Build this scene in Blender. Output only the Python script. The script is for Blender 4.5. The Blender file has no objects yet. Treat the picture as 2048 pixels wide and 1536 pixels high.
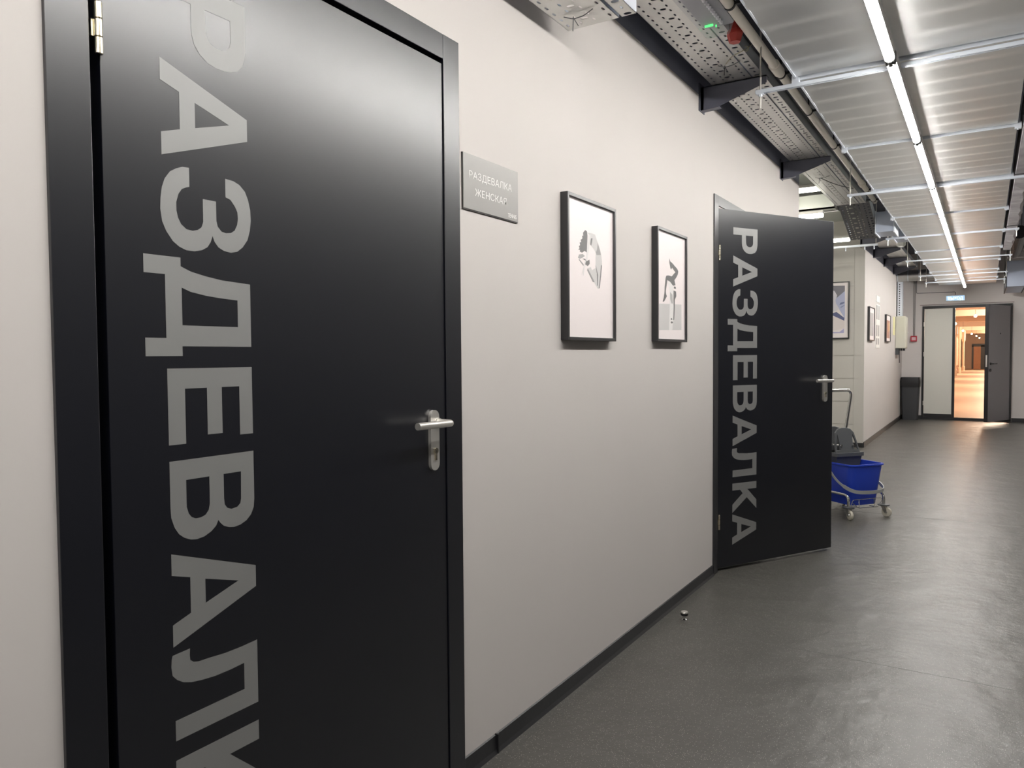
import bpy, bmesh, math, random
from mathutils import Vector, Matrix
from mathutils.geometry import tessellate_polygon
random.seed(7)
R_ = math.radians
sc = bpy.context.scene
C = sc.collection

# ------------------------------------------------------------------ camera
FPX, YAW, PITCH, ROLL, CX, CH = 1508.8, R_(32.16), R_(-2.14), R_(-0.41), 1.270, 1.225
fw = Vector((-math.sin(YAW)*math.cos(PITCH), math.cos(YAW)*math.cos(PITCH), math.sin(PITCH)))
rt = fw.cross(Vector((0, 0, 1))).normalized()
up = rt.cross(fw)
cr, sr = math.cos(ROLL), math.sin(ROLL)
r2, u2 = cr*rt + sr*up, -sr*rt + cr*up
cd = bpy.data.cameras.new('camera'); cam = bpy.data.objects.new('camera', cd); C.objects.link(cam)
cam.matrix_world = Matrix(((r2.x, u2.x, -fw.x, CX), (r2.y, u2.y, -fw.y, 0), (r2.z, u2.z, -fw.z, CH), (0, 0, 0, 1)))
cd.sensor_width = 36; cd.sensor_fit = 'HORIZONTAL'; cd.lens = FPX/2048*36; cd.clip_start = .02; cd.clip_end = 300
sc.camera = cam

# ------------------------------------------------------------------ world, exposure, light levels
wd = bpy.data.worlds.new('world'); sc.world = wd; wd.use_nodes = True
wd.node_tree.nodes['Background'].inputs[0].default_value = (.5, .5, .55, 1)
wd.node_tree.nodes['Background'].inputs[1].default_value = .02
sc.view_settings.view_transform = 'Standard'; sc.view_settings.look = 'None'
sc.view_settings.exposure = 0.95; sc.view_settings.gamma = 1; sc.view_settings.use_curve_mapping = False
sc.cycles.use_denoising = True
sc.cycles.max_bounces = 10; sc.cycles.diffuse_bounces = 6; sc.cycles.glossy_bounces = 5; sc.cycles.transparent_max_bounces = 12
sc.cycles.sample_clamp_indirect = 8; sc.cycles.caustics_reflective = True; sc.cycles.caustics_refractive = False
TUBE_W = 58.0        # emission of the corridor tubes
HALL_W = 7.0        # tubes of the side hall
WARM_E = 22.0        # bulbs of the passage beyond

# ------------------------------------------------------------------ materials
def nodes(m): return m.node_tree.nodes, m.node_tree.links
def mat(name, col, rough=.5, metal=0., spec=.5, bump=0., bscale=60., var=0., vscale=3., emis=None, estr=0., rvar=0., coat=0.):
    m = bpy.data.materials.new(name); m.use_nodes = True
    N, L = nodes(m); b = N['Principled BSDF']
    b.inputs['Base Color'].default_value = (*col, 1); b.inputs['Roughness'].default_value = rough
    b.inputs['Metallic'].default_value = metal; b.inputs['Specular IOR Level'].default_value = spec
    if coat: b.inputs['Coat Weight'].default_value = coat
    if emis: b.inputs['Emission Color'].default_value = (*emis, 1); b.inputs['Emission Strength'].default_value = estr
    if bump or var or rvar:
        tc = N.new('ShaderNodeTexCoord')
    if bump:
        n = N.new('ShaderNodeTexNoise'); n.inputs['Scale'].default_value = bscale; n.inputs['Detail'].default_value = 4
        L.new(tc.outputs['Object'], n.inputs['Vector'])
        bp = N.new('ShaderNodeBump'); bp.inputs['Strength'].default_value = bump; bp.inputs['Distance'].default_value = .002
        L.new(n.outputs['Fac'], bp.inputs['Height']); L.new(bp.outputs['Normal'], b.inputs['Normal'])
    if var:
        n = N.new('ShaderNodeTexNoise'); n.inputs['Scale'].default_value = vscale; n.inputs['Detail'].default_value = 6
        L.new(tc.outputs['Object'], n.inputs['Vector'])
        mx = N.new('ShaderNodeMix'); mx.data_type = 'RGBA'
        mx.inputs[6].default_value = (*[c*(1-var) for c in col], 1); mx.inputs[7].default_value = (*[min(1, c*(1+var)) for c in col], 1)
        L.new(n.outputs['Fac'], mx.inputs[0]); L.new(mx.outputs[2], b.inputs['Base Color'])
    if rvar:
        n = N.new('ShaderNodeTexNoise'); n.inputs['Scale'].default_value = vscale*1.7; n.inputs['Detail'].default_value = 5
        L.new(tc.outputs['Object'], n.inputs['Vector'])
        mr = N.new('ShaderNodeMapRange'); mr.inputs['To Min'].default_value = rough-rvar; mr.inputs['To Max'].default_value = rough+rvar
        L.new(n.outputs['Fac'], mr.inputs['Value']); L.new(mr.outputs['Result'], b.inputs['Roughness'])
    return m
def math_n(N, L, op, a, b=None):
    n = N.new('ShaderNodeMath'); n.operation = op
    for i, v in enumerate((a, b)):
        if v is None: continue
        if isinstance(v, (int, float)): n.inputs[i].default_value = v
        else: L.new(v, n.inputs[i])
    return n.outputs[0]

M = {}
M['wall'] = mat('painted_wall', (.61, .575, .55), .75, bump=.12, bscale=45, var=.035, vscale=1.4, spec=.3)
M['wall_block'] = mat('painted_blockwork', (.60, .575, .53), .8, bump=.3, bscale=25, var=.05, vscale=2, spec=.3)
M['dark_paint'] = mat('dark_ceiling_paint', (.105, .112, .150), .7, bump=.3, bscale=20)
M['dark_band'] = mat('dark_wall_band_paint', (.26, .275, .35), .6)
M['bracket'] = mat('bracket_paint', (.11, .115, .15), .45)
M['hall_paint'] = mat('hall_pale_paint', (.62, .64, .59), .7)
M['door'] = mat('black_satin_paint', (.0028, .0034, .0075), .33, spec=.80, bump=.015, bscale=350)
M['door'].node_tree.nodes['Principled BSDF'].inputs['IOR'].default_value = 1.6
M['door_dark'] = mat('black_groove', (.004, .004, .005), .6)
M['vinyl'] = mat('grey_vinyl', (.305, .305, .30), .58, metal=.55, spec=.7)
M['steel'] = mat('brushed_steel', (.66, .64, .60), .36, metal=.72, bump=.04, bscale=200)
M['chrome'] = mat('chrome', (.75, .75, .74), .15, metal=1)
M['nickel'] = mat('warm_nickel', (.85, .78, .62), .22, metal=1)
M['zinc'] = mat('zinc_plated', (.78, .83, .90), .38, metal=.55, var=.08, vscale=8)
M['duct'] = mat('galvanised_sheet', (.84, .85, .84), .40, metal=1, var=.10, vscale=1.8, rvar=.05, bump=.06, bscale=3)
M['spiral'] = mat('spiral_duct_sheet', (.55, .55, .55), .35, metal=1, var=.1)
M['lagging'] = mat('fibrous_lagging', (.34, .32, .33), .95, bump=1, bscale=70, var=.45, vscale=9)
M['black'] = mat('black_plastic', (.012, .012, .014), .4)
M['frame_black'] = mat('black_frame', (.005, .0055, .0075), .33, spec=.6)
M['frame_black'].node_tree.nodes['Principled BSDF'].inputs['IOR'].default_value = 1.6
M['print'] = mat('print_paper', (.93, .85, .84), .45)
M['plate'] = mat('grey_sign_face', (.30, .29, .275), .38, spec=.5)
M['dark_edge'] = mat('sign_edge', (.03, .028, .025), .5)
M['white_text'] = mat('white_lettering', (.85, .84, .82), .5)
M['base'] = mat('rubber_skirting', (.022, .022, .024), .42, bump=.2, bscale=60)
M['pipe'] = mat('plastic_pipe', (.80, .76, .68), .38)
M['blue'] = mat('blue_plastic', (.022, .065, .55), .32, spec=.5)
M['grey_plastic'] = mat('grey_plastic', (.085, .09, .095), .42)
M['bin'] = mat('charcoal_plastic', (.045, .047, .052), .5)
M['cream'] = mat('cream_rubber', (.62, .58, .48), .5)
M['red'] = mat('red_plastic', (.45, .04, .03), .4)
M['red2'] = mat('red_call_point', (.5, .03, .05), .4)
M['pink'] = mat('call_point_label', (.8, .55, .6), .4)
M['leaf_pale'] = mat('pale_door_paint', (.80, .79, .72), .45)
M['leaf_grey'] = mat('grey_door_paint', (.24, .23, .245), .4)
M['cab'] = mat('cabinet_paint', (.64, .63, .54), .45)
M['yellow'] = mat('yellow_sticker', (.75, .72, .38), .5)
M['white'] = mat('white_plastic', (.8, .8, .77), .4)
M['greyline'] = mat('grey_print', (.25, .25, .25), .5)
M['bluebox'] = mat('blue_grey_sheet', (.50, .56, .68), .4, metal=.6)
M['warm_wall'] = mat('warm_wall', (.62, .48, .37), .6)
M['warm_dado'] = mat('brown_dado', (.32, .20, .15), .5)
M['warm_floor'] = mat('warm_floor', (.55, .43, .32), .5, var=.1)
M['warm_ceil'] = mat('warm_ceiling', (.62, .44, .33), .7)
M['wood'] = mat('orange_wood', (.72, .34, .16), .45, var=.15, vscale=4)
M['warm_col'] = mat('column_paint', (.62, .5, .38), .4)
M['tube'] = mat('tube_diffuser', (.9, .9, .88), .4, emis=(1, .972, .935), estr=TUBE_W)
M['hall_tube'] = mat('hall_tube_diffuser', (.9, .9, .88), .4, emis=(1, .97, .86), estr=HALL_W)
M['bulb'] = mat('bulb_glass', (.9, .8, .6), .4, emis=(1, .72, .45), estr=WARM_E)
M['exit'] = mat('exit_sign_face', (.3, .45, .6), .4, emis=(.42, .68, 1), estr=.42)
M['exit_text'] = mat('exit_sign_letters', (.8, .95, 1), .4, emis=(.72, .97, 1), estr=1.0)
M['green_led'] = mat('green_led', (.1, .9, .2), .3, emis=(.08, 1, .2), estr=.9)
M['lamp_base'] = mat('lamp_base_plastic', (.30, .31, .34), .4)
M['led_dot'] = mat('led_lens', (.9, .9, .95), .3)
M['cap_grey'] = mat('cap_grey_plastic', (.07, .07, .068), .4)
M['housing'] = mat('tube_housing', (.60, .58, .55), .45)
m = mat('clear_plastic', (.75, .77, .85), .12); b = m.node_tree.nodes['Principled BSDF']
b.inputs['Alpha'].default_value = .22; M['clear'] = m
m = mat('picture_glass', (.9, .9, .9), .06); m.node_tree.nodes['Principled BSDF'].inputs['Alpha'].default_value = .06; M['glass'] = m

def floor_mat():
    m = mat('rubber_floor', (.05, .049, .046), .36, spec=.75); N, L = nodes(m); b = N['Principled BSDF']
    tc = N.new('ShaderNodeTexCoord')
    def noise(s, d, r=.5, vec=None):
        n = N.new('ShaderNodeTexNoise'); n.inputs['Scale'].default_value = s; n.inputs['Detail'].default_value = d; n.inputs['Roughness'].default_value = r
        L.new(vec or tc.outputs['Object'], n.inputs['Vector']); return n.outputs['Fac']
    # flecks
    v = N.new('ShaderNodeTexVoronoi'); v.inputs['Scale'].default_value = 190; L.new(tc.outputs['Object'], v.inputs['Vector'])
    fl = math_n(N, L, 'LESS_THAN', v.outputs['Distance'], .22)
    sel = N.new('ShaderNodeSeparateColor'); L.new(v.outputs['Color'], sel.inputs[0])
    fl = math_n(N, L, 'MULTIPLY', fl, math_n(N, L, 'GREATER_THAN', sel.outputs[0], .55))
    mx = N.new('ShaderNodeMix'); mx.data_type = 'RGBA'
    mx.inputs[6].default_value = (.074, .071, .063, 1); mx.inputs[7].default_value = (.42, .41, .36, 1)
    L.new(fl, mx.inputs[0])
    mx2 = N.new('ShaderNodeMix'); mx2.data_type = 'RGBA'; mx2.blend_type = 'MULTIPLY'; mx2.inputs[0].default_value = 1
    cr_ = N.new('ShaderNodeMapRange'); cr_.inputs['To Min'].default_value = .75; cr_.inputs['To Max'].default_value = 1.25
    L.new(noise(1.6, 6, .6), cr_.inputs['Value'])
    cmb = N.new('ShaderNodeCombineColor')
    for i in range(3): L.new(cr_.outputs[0], cmb.inputs[i])
    L.new(mx.outputs[2], mx2.inputs[6]); L.new(cmb.outputs[0], mx2.inputs[7]); L.new(mx2.outputs[2], b.inputs['Base Color'])
    rr = N.new('ShaderNodeMapRange'); rr.inputs['To Min'].default_value = .30; rr.inputs['To Max'].default_value = .44
    L.new(noise(3.5, 6, .65), rr.inputs['Value']); L.new(rr.outputs[0], b.inputs['Roughness'])
    h = math_n(N, L, 'ADD', math_n(N, L, 'MULTIPLY', noise(4.5, 5, .55), .7), math_n(N, L, 'MULTIPLY', noise(260, 2, .6), .05))
    h = math_n(N, L, 'ADD', h, math_n(N, L, 'MULTIPLY', noise(28, 4, .6), .06))
    bp = N.new('ShaderNodeBump'); bp.inputs['Strength'].default_value = .7; bp.inputs['Distance'].default_value = .02
    L.new(h, bp.inputs['Height']); L.new(bp.outputs['Normal'], b.inputs['Normal'])
    return m
M['floor'] = floor_mat()

def perforated(name, rows, col=(.62, .62, .60)):
    """sheet metal pierced by rows of slots; each row: (x, pitch, offset, half_x, half_y), object space, tray runs along Y"""
    m = mat(name, col, .38, metal=.85, var=.06, vscale=10); N, L = nodes(m); b = N['Principled BSDF']
    tc = N.new('ShaderNodeTexCoord'); sp = N.new('ShaderNodeSeparateXYZ'); L.new(tc.outputs['Object'], sp.inputs[0])
    tot = None
    for x, p, o, hx, hy in rows:
        fy = math_n(N, L, 'FRACT', math_n(N, L, 'ADD', math_n(N, L, 'DIVIDE', sp.outputs[1], p), o))
        dy = math_n(N, L, 'MULTIPLY', math_n(N, L, 'SUBTRACT', fy, .5), p/hy)
        dx = math_n(N, L, 'DIVIDE', math_n(N, L, 'SUBTRACT', sp.outputs[0], x), hx)
        e = math_n(N, L, 'ADD', math_n(N, L, 'POWER', math_n(N, L, 'ABSOLUTE', dx), 2.6), math_n(N, L, 'POWER', math_n(N, L, 'ABSOLUTE', dy), 2.6))
        t = math_n(N, L, 'LESS_THAN', e, 1.0)
        tot = t if tot is None else math_n(N, L, 'MAXIMUM', tot, t)
    L.new(math_n(N, L, 'SUBTRACT', 1.0, tot), b.inputs['Alpha'])
    return m
M['perf_wide'] = perforated('perforated_wide', [(-.075, .0487, .576, .0042, .0105), (-.029, .0487, .576, .0042, .0105), (-.003, .0974, .781, .0125, .0085), (.020, .0487, .576, .0042, .0105), (.075, .0487, .576, .0042, .0105)])
M['perf_narrow'] = perforated('perforated_narrow', [(0, .0974, .804, .0045, .0105), (0, .0974, .304, .0130, .0085)])
M['perf_drop'] = perforated('perforated_drop', [(-.11, .05, 0, .006, .013), (-.07, .05, .5, .006, .013), (-.035, .11, .2, .016, .016), (.0, .05, 0, .007, .014), (.035, .05, .4, .007, .014), (.08, .05, 0, .006, .013), (.115, .06, 0, .010, .012)], (.22, .22, .24))

# ------------------------------------------------------------------ mesh helper
class MB:
    def __init__(s): s.v = []; s.f = []; s.mi = []
    def add(s, vs, fs, mi=0):
        o = len(s.v); s.v += [tuple(v) for v in vs]; s.f += [tuple(i+o for i in f) for f in fs]; s.mi += [mi]*len(fs); return s
    def box(s, a, b, mi=0, M4=None):
        x0, y0, z0 = a; x1, y1, z1 = b
        vs = [Vector(p) for p in ((x0,y0,z0),(x1,y0,z0),(x1,y1,z0),(x0,y1,z0),(x0,y0,z1),(x1,y0,z1),(x1,y1,z1),(x0,y1,z1))]
        if M4: vs = [M4 @ v for v in vs]
        return s.add(vs, [(0,3,2,1),(4,5,6,7),(0,1,5,4),(1,2,6,5),(2,3,7,6),(3,0,4,7)], mi)
    def hexa(s, bot, top, mi=0):
        return s.add(list(bot)+list(top), [(3,2,1,0),(4,5,6,7),(0,1,5,4),(1,2,6,5),(2,3,7,6),(3,0,4,7)], mi)
    def tube(s, path, r, seg=12, mi=0, cap=True, closed=False):
        path = [Vector(p) for p in path]; n = len(path); rings = []
        rs = r if isinstance(r, (list, tuple)) else [r]*n
        d0 = (path[1]-path[0]).normalized(); ref = Vector((0,0,1)) if abs(d0.z) < .9 else Vector((1,0,0))
        u = d0.cross(ref).normalized()
        for i, p in enumerate(path):
            if closed: d = (path[(i+1) % n]-path[i-1]).normalized()
            else: d = (path[min(i+1, n-1)]-path[max(i-1, 0)]).normalized()
            u = (u - d*u.dot(d)).normalized(); w = d.cross(u)
            rings.append([p + rs[i]*(math.cos(2*math.pi*k/seg)*u + math.sin(2*math.pi*k/seg)*w) for k in range(seg)])
        vs = [v for rg in rings for v in rg]; fs = []
        for i in range(n if closed else n-1):
            j = (i+1) % n
            for k in range(seg): fs.append((i*seg+k, i*seg+(k+1) % seg, j*seg+(k+1) % seg, j*seg+k))
        if cap and not closed: fs += [tuple(range(seg))[::-1], tuple((n-1)*seg+k for k in range(seg))]
        return s.add(vs, fs, mi)
    def lathe(s, prof, c=(0,0,0), seg=24, axis='z', mi=0):
        vs = []; fs = []; n = len(prof)
        for r, h in prof:
            for k in range(seg):
                a = 2*math.pi*k/seg; p = (r*math.cos(a), r*math.sin(a), h)
                if axis == 'x': p = (p[2], p[0], p[1])
                if axis == 'y': p = (p[1], p[2], p[0])
                vs.append((p[0]+c[0], p[1]+c[1], p[2]+c[2]))
        for i in range(n-1):
            for k in range(seg): fs.append((i*seg+k, i*seg+(k+1) % seg, (i+1)*seg+(k+1) % seg, (i+1)*seg+k))
        fs += [tuple(range(seg))[::-1], tuple((n-1)*seg+k for k in range(seg))]
        return s.add(vs, fs, mi)
    def poly(s, loops, fn, th, mi=0):
        """flat shape (outer loop + holes) in 2D, fn(u,v,w)->3D, thickness th along w"""
        ls = [[Vector((a, b, 0)) for a, b in l] for l in loops]
        tris = tessellate_polygon(ls); flat = [p for l in loops for p in l]; n = len(flat)
        vs = [fn(a, b, th) for a, b in flat] + [fn(a, b, 0) for a, b in flat]
        fs = [tuple(t) for t in tris] + [tuple(i+n for i in t[::-1]) for t in tris]
        o = 0
        for l in loops:
            k = len(l)
            fs += [(o+i, o+(i+1) % k, n+o+(i+1) % k, n+o+i) for i in range(k)]
            o += k
        return s.add(vs, fs, mi)
    def build(s, name, mats, parent=None, smooth=False, bevel=0, off=(0,0,0), recalc=True):
        me = bpy.data.meshes.new(name); ox, oy, oz = off
        me.from_pydata([(x-ox, y-oy, z-oz) for x, y, z in s.v], [], s.f)
        for mm in (mats if isinstance(mats, list) else [mats]): me.materials.append(M[mm] if isinstance(mm, str) else mm)
        me.polygons.foreach_set('material_index', s.mi)
        if recalc:
            bm = bmesh.new(); bm.from_mesh(me); bmesh.ops.recalc_face_normals(bm, faces=bm.faces); bm.to_mesh(me); bm.free()
        if smooth:
            for p in me.polygons: p.use_smooth = True
            try: me.set_sharp_from_angle(angle=R_(38))
            except Exception: pass
        me.update(); o = bpy.data.objects.new(name, me); C.objects.link(o)
        if parent: o.parent = parent
        else: o.location = off
        if bevel:
            bv = o.modifiers.new('bevel', 'BEVEL'); bv.width = bevel; bv.segments = 2; bv.limit_method = 'ANGLE'; bv.angle_limit = R_(50)
        return o
def tag(o, label=None, cat=None, group=None, kind=None):
    if label: o['label'] = label
    if cat: o['category'] = cat
    if group: o['group'] = group
    if kind: o['kind'] = kind
    return o
def thing(name, label, cat, loc=(0,0,0), rz=0, group=None, kind=None):
    o = bpy.data.objects.new(name, None); C.objects.link(o); o.location = loc; o.rotation_euler = (0, 0, rz)
    o.empty_display_size = .1
    return tag(o, label, cat, group, kind)
def dup(root, loc, rz=None, label=None):
    r = root.copy(); C.objects.link(r); r.location = loc
    if rz is not None: r.rotation_euler = (0, 0, rz)
    if label: r['label'] = label
    for ch in list(root.children):
        c = ch.copy(); C.objects.link(c); c.parent = r
        for g in list(ch.children):
            d = g.copy(); C.objects.link(d); d.parent = c
    return r
def rnd(cx, cy, w, h, r, n=5):
    """rounded rectangle outline"""
    o = []
    for sx, sy, a0 in ((1,1,0),(-1,1,90),(-1,-1,180),(1,-1,270)):
        for k in range(n+1):
            a = R_(a0+90*k/n); o.append((cx+sx*(w/2-r)+r*math.cos(a), cy+sy*(h/2-r)+r*math.sin(a)))
    return o
def bend(pts, r, n=6):
    """polyline with rounded corners"""
    pts = [Vector(p) for p in pts]; out = [pts[0]]
    for a, b, c in zip(pts, pts[1:], pts[2:]):
        d1 = (a-b).normalized(); d2 = (c-b).normalized(); rr = min(r, (a-b).length*.49, (c-b).length*.49)
        p, q = b+d1*rr, b+d2*rr
        for k in range(n+1):
            t = k/n; out.append((1-t)**2*p + 2*t*(1-t)*b + t*t*q)
    out.append(pts[-1]); return out
ORD = ['nearest', 'second', 'third', 'fourth', 'fifth', 'sixth', 'seventh', 'eighth', 'ninth', 'tenth', 'eleventh', 'twelfth', 'thirteenth', 'fourteenth']
NUM = ['first', 'second', 'third', 'fourth', 'fifth', 'sixth', 'seventh', 'eighth', 'ninth', 'tenth']

# ------------------------------------------------------------------ room shell
YB, YE, XR, ZC = -3.2, 15.85, 2.60, 3.05
S = 'structure'
f = MB().box((-4, YB, -.1), (XR, YE, 0)); tag(f.build('floor', 'floor'), kind=S)
c = MB().box((-.12, YB, ZC), (XR, YE, ZC+.1)); tag(c.build('ceiling', 'dark_paint'), kind=S)
w = MB()      # left wall, with the opening of the second changing room
ZP = 2.56
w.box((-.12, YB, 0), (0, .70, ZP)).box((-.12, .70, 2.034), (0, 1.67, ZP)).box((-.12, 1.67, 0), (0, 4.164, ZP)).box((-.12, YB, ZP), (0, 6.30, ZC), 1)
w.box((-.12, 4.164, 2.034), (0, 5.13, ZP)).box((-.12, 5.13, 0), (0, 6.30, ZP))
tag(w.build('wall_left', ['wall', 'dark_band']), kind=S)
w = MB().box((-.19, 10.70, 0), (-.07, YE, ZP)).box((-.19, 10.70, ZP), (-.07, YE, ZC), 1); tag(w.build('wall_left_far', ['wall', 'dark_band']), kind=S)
w = MB()
zz = 0
while zz < ZC:      # blocks with shallow joints
    w.box((-4, 10.70, zz), (-.191, 10.82, min(ZC, zz+.294))); w.box((-.19, 10.697, zz), (-.071, 10.699, min(ZC, zz+.297))); zz += .30
w.box((-4, 10.709, 0), (-.191, 10.811, ZC))
tag(w.build('wall_recess', 'wall_block'), kind=S)
w = MB().box((-4, 6.18, 0), (-.12, 6.30, ZC)); tag(w.build('wall_hall_near', 'wall'), kind=S)
w = MB().box((-4.1, 6.18, 0), (-4, 10.82, ZC)); tag(w.build('wall_hall_end', 'hall_paint'), kind=S)
c = MB().box((-4, 6.30, 2.95), (-.12, 10.70, 3.05)); tag(c.build('ceiling_hall', 'hall_paint'), kind=S)
w = MB().box((-.12, YB-.1, 0), (XR, YB, ZC)); tag(w.build('wall_back', 'wall'), kind=S)
w = MB().box((XR, 6.6, 0), (XR+.1, YE, ZC)); tag(w.build('wall_right_far', 'wall'), kind=S)
w = MB().box((XR, YB, 0), (XR+.1, 6.6, ZC)); tag(w.build('wall_right', mat('reflection_dimming_wall', (.05, .05, .052), .6)), kind=S)  # unseen near stretch, made dark so the black doors reflect less
w = MB().box((-.19, YE, 0), (.262, YE+.2, ZC)).box((.262, YE, 2.082), (1.648, YE+.2, ZC)).box((1.648, YE, 0), (XR+.1, YE+.2, ZC))
tag(w.build('wall_end', mat('end_wall_paint', (.74, .70, .68), .75, spec=.3)), kind=S)
w = MB()
for y0, y1 in ((YB, .632), (1.740, 4.093), (5.205, 6.30)):
    w.add([(0,y0,0),(.012,y0,0),(.006,y0,.012),(.004,y0,.055),(0,y0,.058),(0,y1,0),(.012,y1,0),(.006,y1,.012),(.004,y1,.055),(0,y1,.058)],
          [(0,1,2,3,4),(9,8,7,6,5),(0,5,6,1),(1,6,7,2),(2,7,8,3),(3,8,9,4),(4,9,5,0)])
tag(w.build('baseboard_left', 'base'), kind=S)
w = MB().box((-.07, 10.70, 0), (-.06, YE, .07)); w.box((-4, 10.685, 0), (-.07, 10.695, .06)); tag(w.build('baseboard_left_far', 'base'), kind=S)
w = MB().box((-.07, YE-.012, 0), (.262, YE, .07)).box((1.655, YE-.012, 0), (XR, YE, .07)); tag(w.build('baseboard_end', 'base'), kind=S)
w = MB().box((XR-.01, YB, 0), (XR, YE, .06)); tag(w.build('baseboard_right', 'base'), kind=S)
w = MB().box((.0, 1.905, .0), (.0135, 1.911, .059)); tag(w.build('trim_1', 'black'), kind=S)
w = MB().box((.22, YE-.012, 2.098), (1.67, YE, 2.108)); tag(w.build('trim_2', mat('lintel_line', (.25, .2, .19), .6)), kind=S)
w = MB().box((.012, 3.243, 0), (2.13, 3.2455, .0006)); tag(w.build('trim_3', mat('floor_seam', (.10, .10, .095), .4)), kind=S)
w = MB().box((-4, 6.33, 0), (2.13, 6.333, .0006)); tag(w.build('trim_4', 'base'), kind=S)

w = MB().box((-2.2, 2.9, 0), (-2.1, 6.18, ZC)); w.box((-2.1, 2.9, 0), (-.12, 3.0, ZC)); tag(w.build('wall_changing_room', 'wall'), kind=S)
w = MB().box((-2.1, 3.0, 2.8), (-.12, 6.18, 2.9)); tag(w.build('ceiling_changing_room', 'wall'), kind=S)

# ------------------------------------------------------------------ passage beyond the end door
w = MB(); w.add([(-3, YE+.001, 0), (5, YE+.001, 0), (5, 82, -.28), (-3, 82, -.28)], [(0,1,2,3)]); tag(w.build('floor_passage', 'warm_floor'), kind=S)
w = MB(); w.box((-3, YE+.2, 3.0), (5, 82, 3.1)); tag(w.build('ceiling_passage', 'warm_ceil'), kind=S)
w = MB().box((-.8, YE+.2, .22), (-.7, 82, 3.0)); w.box((-.8, YE+.2, -.3), (-.69, 82, .22), 1); tag(w.build('wall_passage_left', ['warm_wall', 'warm_dado']), kind=S)
w = MB().box((4, YE+.2, -.3), (4.1, 82, 3.0)); tag(w.build('wall_passage_right', 'warm_wall'), kind=S)
w = MB().box((-3, 81.6, -.3), (5, 82, 3.0)); tag(w.build('wall_passage_end', 'warm_wall'), kind=S)
beam = None; bys = [19, 22.5, 26.5, 31, 36.5, 43, 51, 60, 70]
for i, y in enumerate(bys):
    if beam is None:
        beam = MB().box((-.7, 0, -.26), (4, .35, 0)).build('ceiling_beam', 'warm_wall'); beam.location = (0, y, 3.0); o = beam
    else:
        o = beam.copy(); C.objects.link(o); o.location = (0, y, 3.0)
    tag(o, NUM[i]+' plastered ceiling beam in the warm passage behind the open end door, counting away from us', 'ceiling beam', 'beams of the warm passage')
bulb = None
for i, (x, y, z) in enumerate([(.92, 31.5, 2.52), (.13, 37.5, 2.46), (.17, 48, 2.42), (.45, 57, 2.42), (.62, 66, 2.45), (.75, 75, 2.45)]):
    if bulb is None:
        bulb = thing('pendant_bulb', '', 'lamp', (x, y, z), group='bulbs of the warm passage'); o = bulb
        MB().lathe([(.001, -.05), (.035, -.04), (.05, 0), (.035, .04), (.015, .05)], seg=16).build('bulb', 'bulb', bulb, smooth=True)
        MB().tube([(0, 0, .05), (0, 0, .6)], .006, 6).build('cord', 'black', bulb)
    else: o = dup(bulb, (x, y, z))
    o['label'] = NUM[i]+' glowing bulb hanging in the warm passage, counting away from us'
for i, y in enumerate((30, 36, 43, 51, 60, 70)):
    cm = MB().lathe([(.11, 0), (.11, .35), (.07, .40), (.07, 2.25), (.13, 2.45), (.13, 3.2)], seg=16).build('passage_column', 'warm_col'); cm.location = (-.28, y, -.28*(y-16)/66)
    tag(cm, NUM[i]+' slim round column along the left of the warm passage, counting away from us', 'column', 'columns of the warm passage')
pd = thing('passage_door', 'orange wooden door in a dark frame closing the far end of the warm passage', 'door', (.55, 81.55, -.28))
MB().box((-.28, 0, 0), (.28, .05, 2.05)).build('panel', 'wood', pd)
MB().box((-.42, -.02, 0), (-.28, .05, 2.15)).box((.28, -.02, 0), (.62, .05, 2.15)).box((-.42, -.02, 2.05), (.62, .05, 2.3)).build('frame', 'black', pd)
for i, (x, y) in enumerate(((2.2, 20), (2.0, 27), (2.0, 35), (2.0, 45), (2.0, 57), (2.0, 70))):     # unseen fill lights added to even out the passage, right of the doorway's view
    ld = bpy.data.lights.new('passage_fill_light', 'POINT'); ld.energy = (125, 160, 205, 255, 310, 360)[i]; ld.color = (1, .80, .61); ld.shadow_soft_size = .3
    lo = bpy.data.objects.new('passage_fill_light', ld); C.objects.link(lo); lo.location = (x, y, 2.55)

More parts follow.
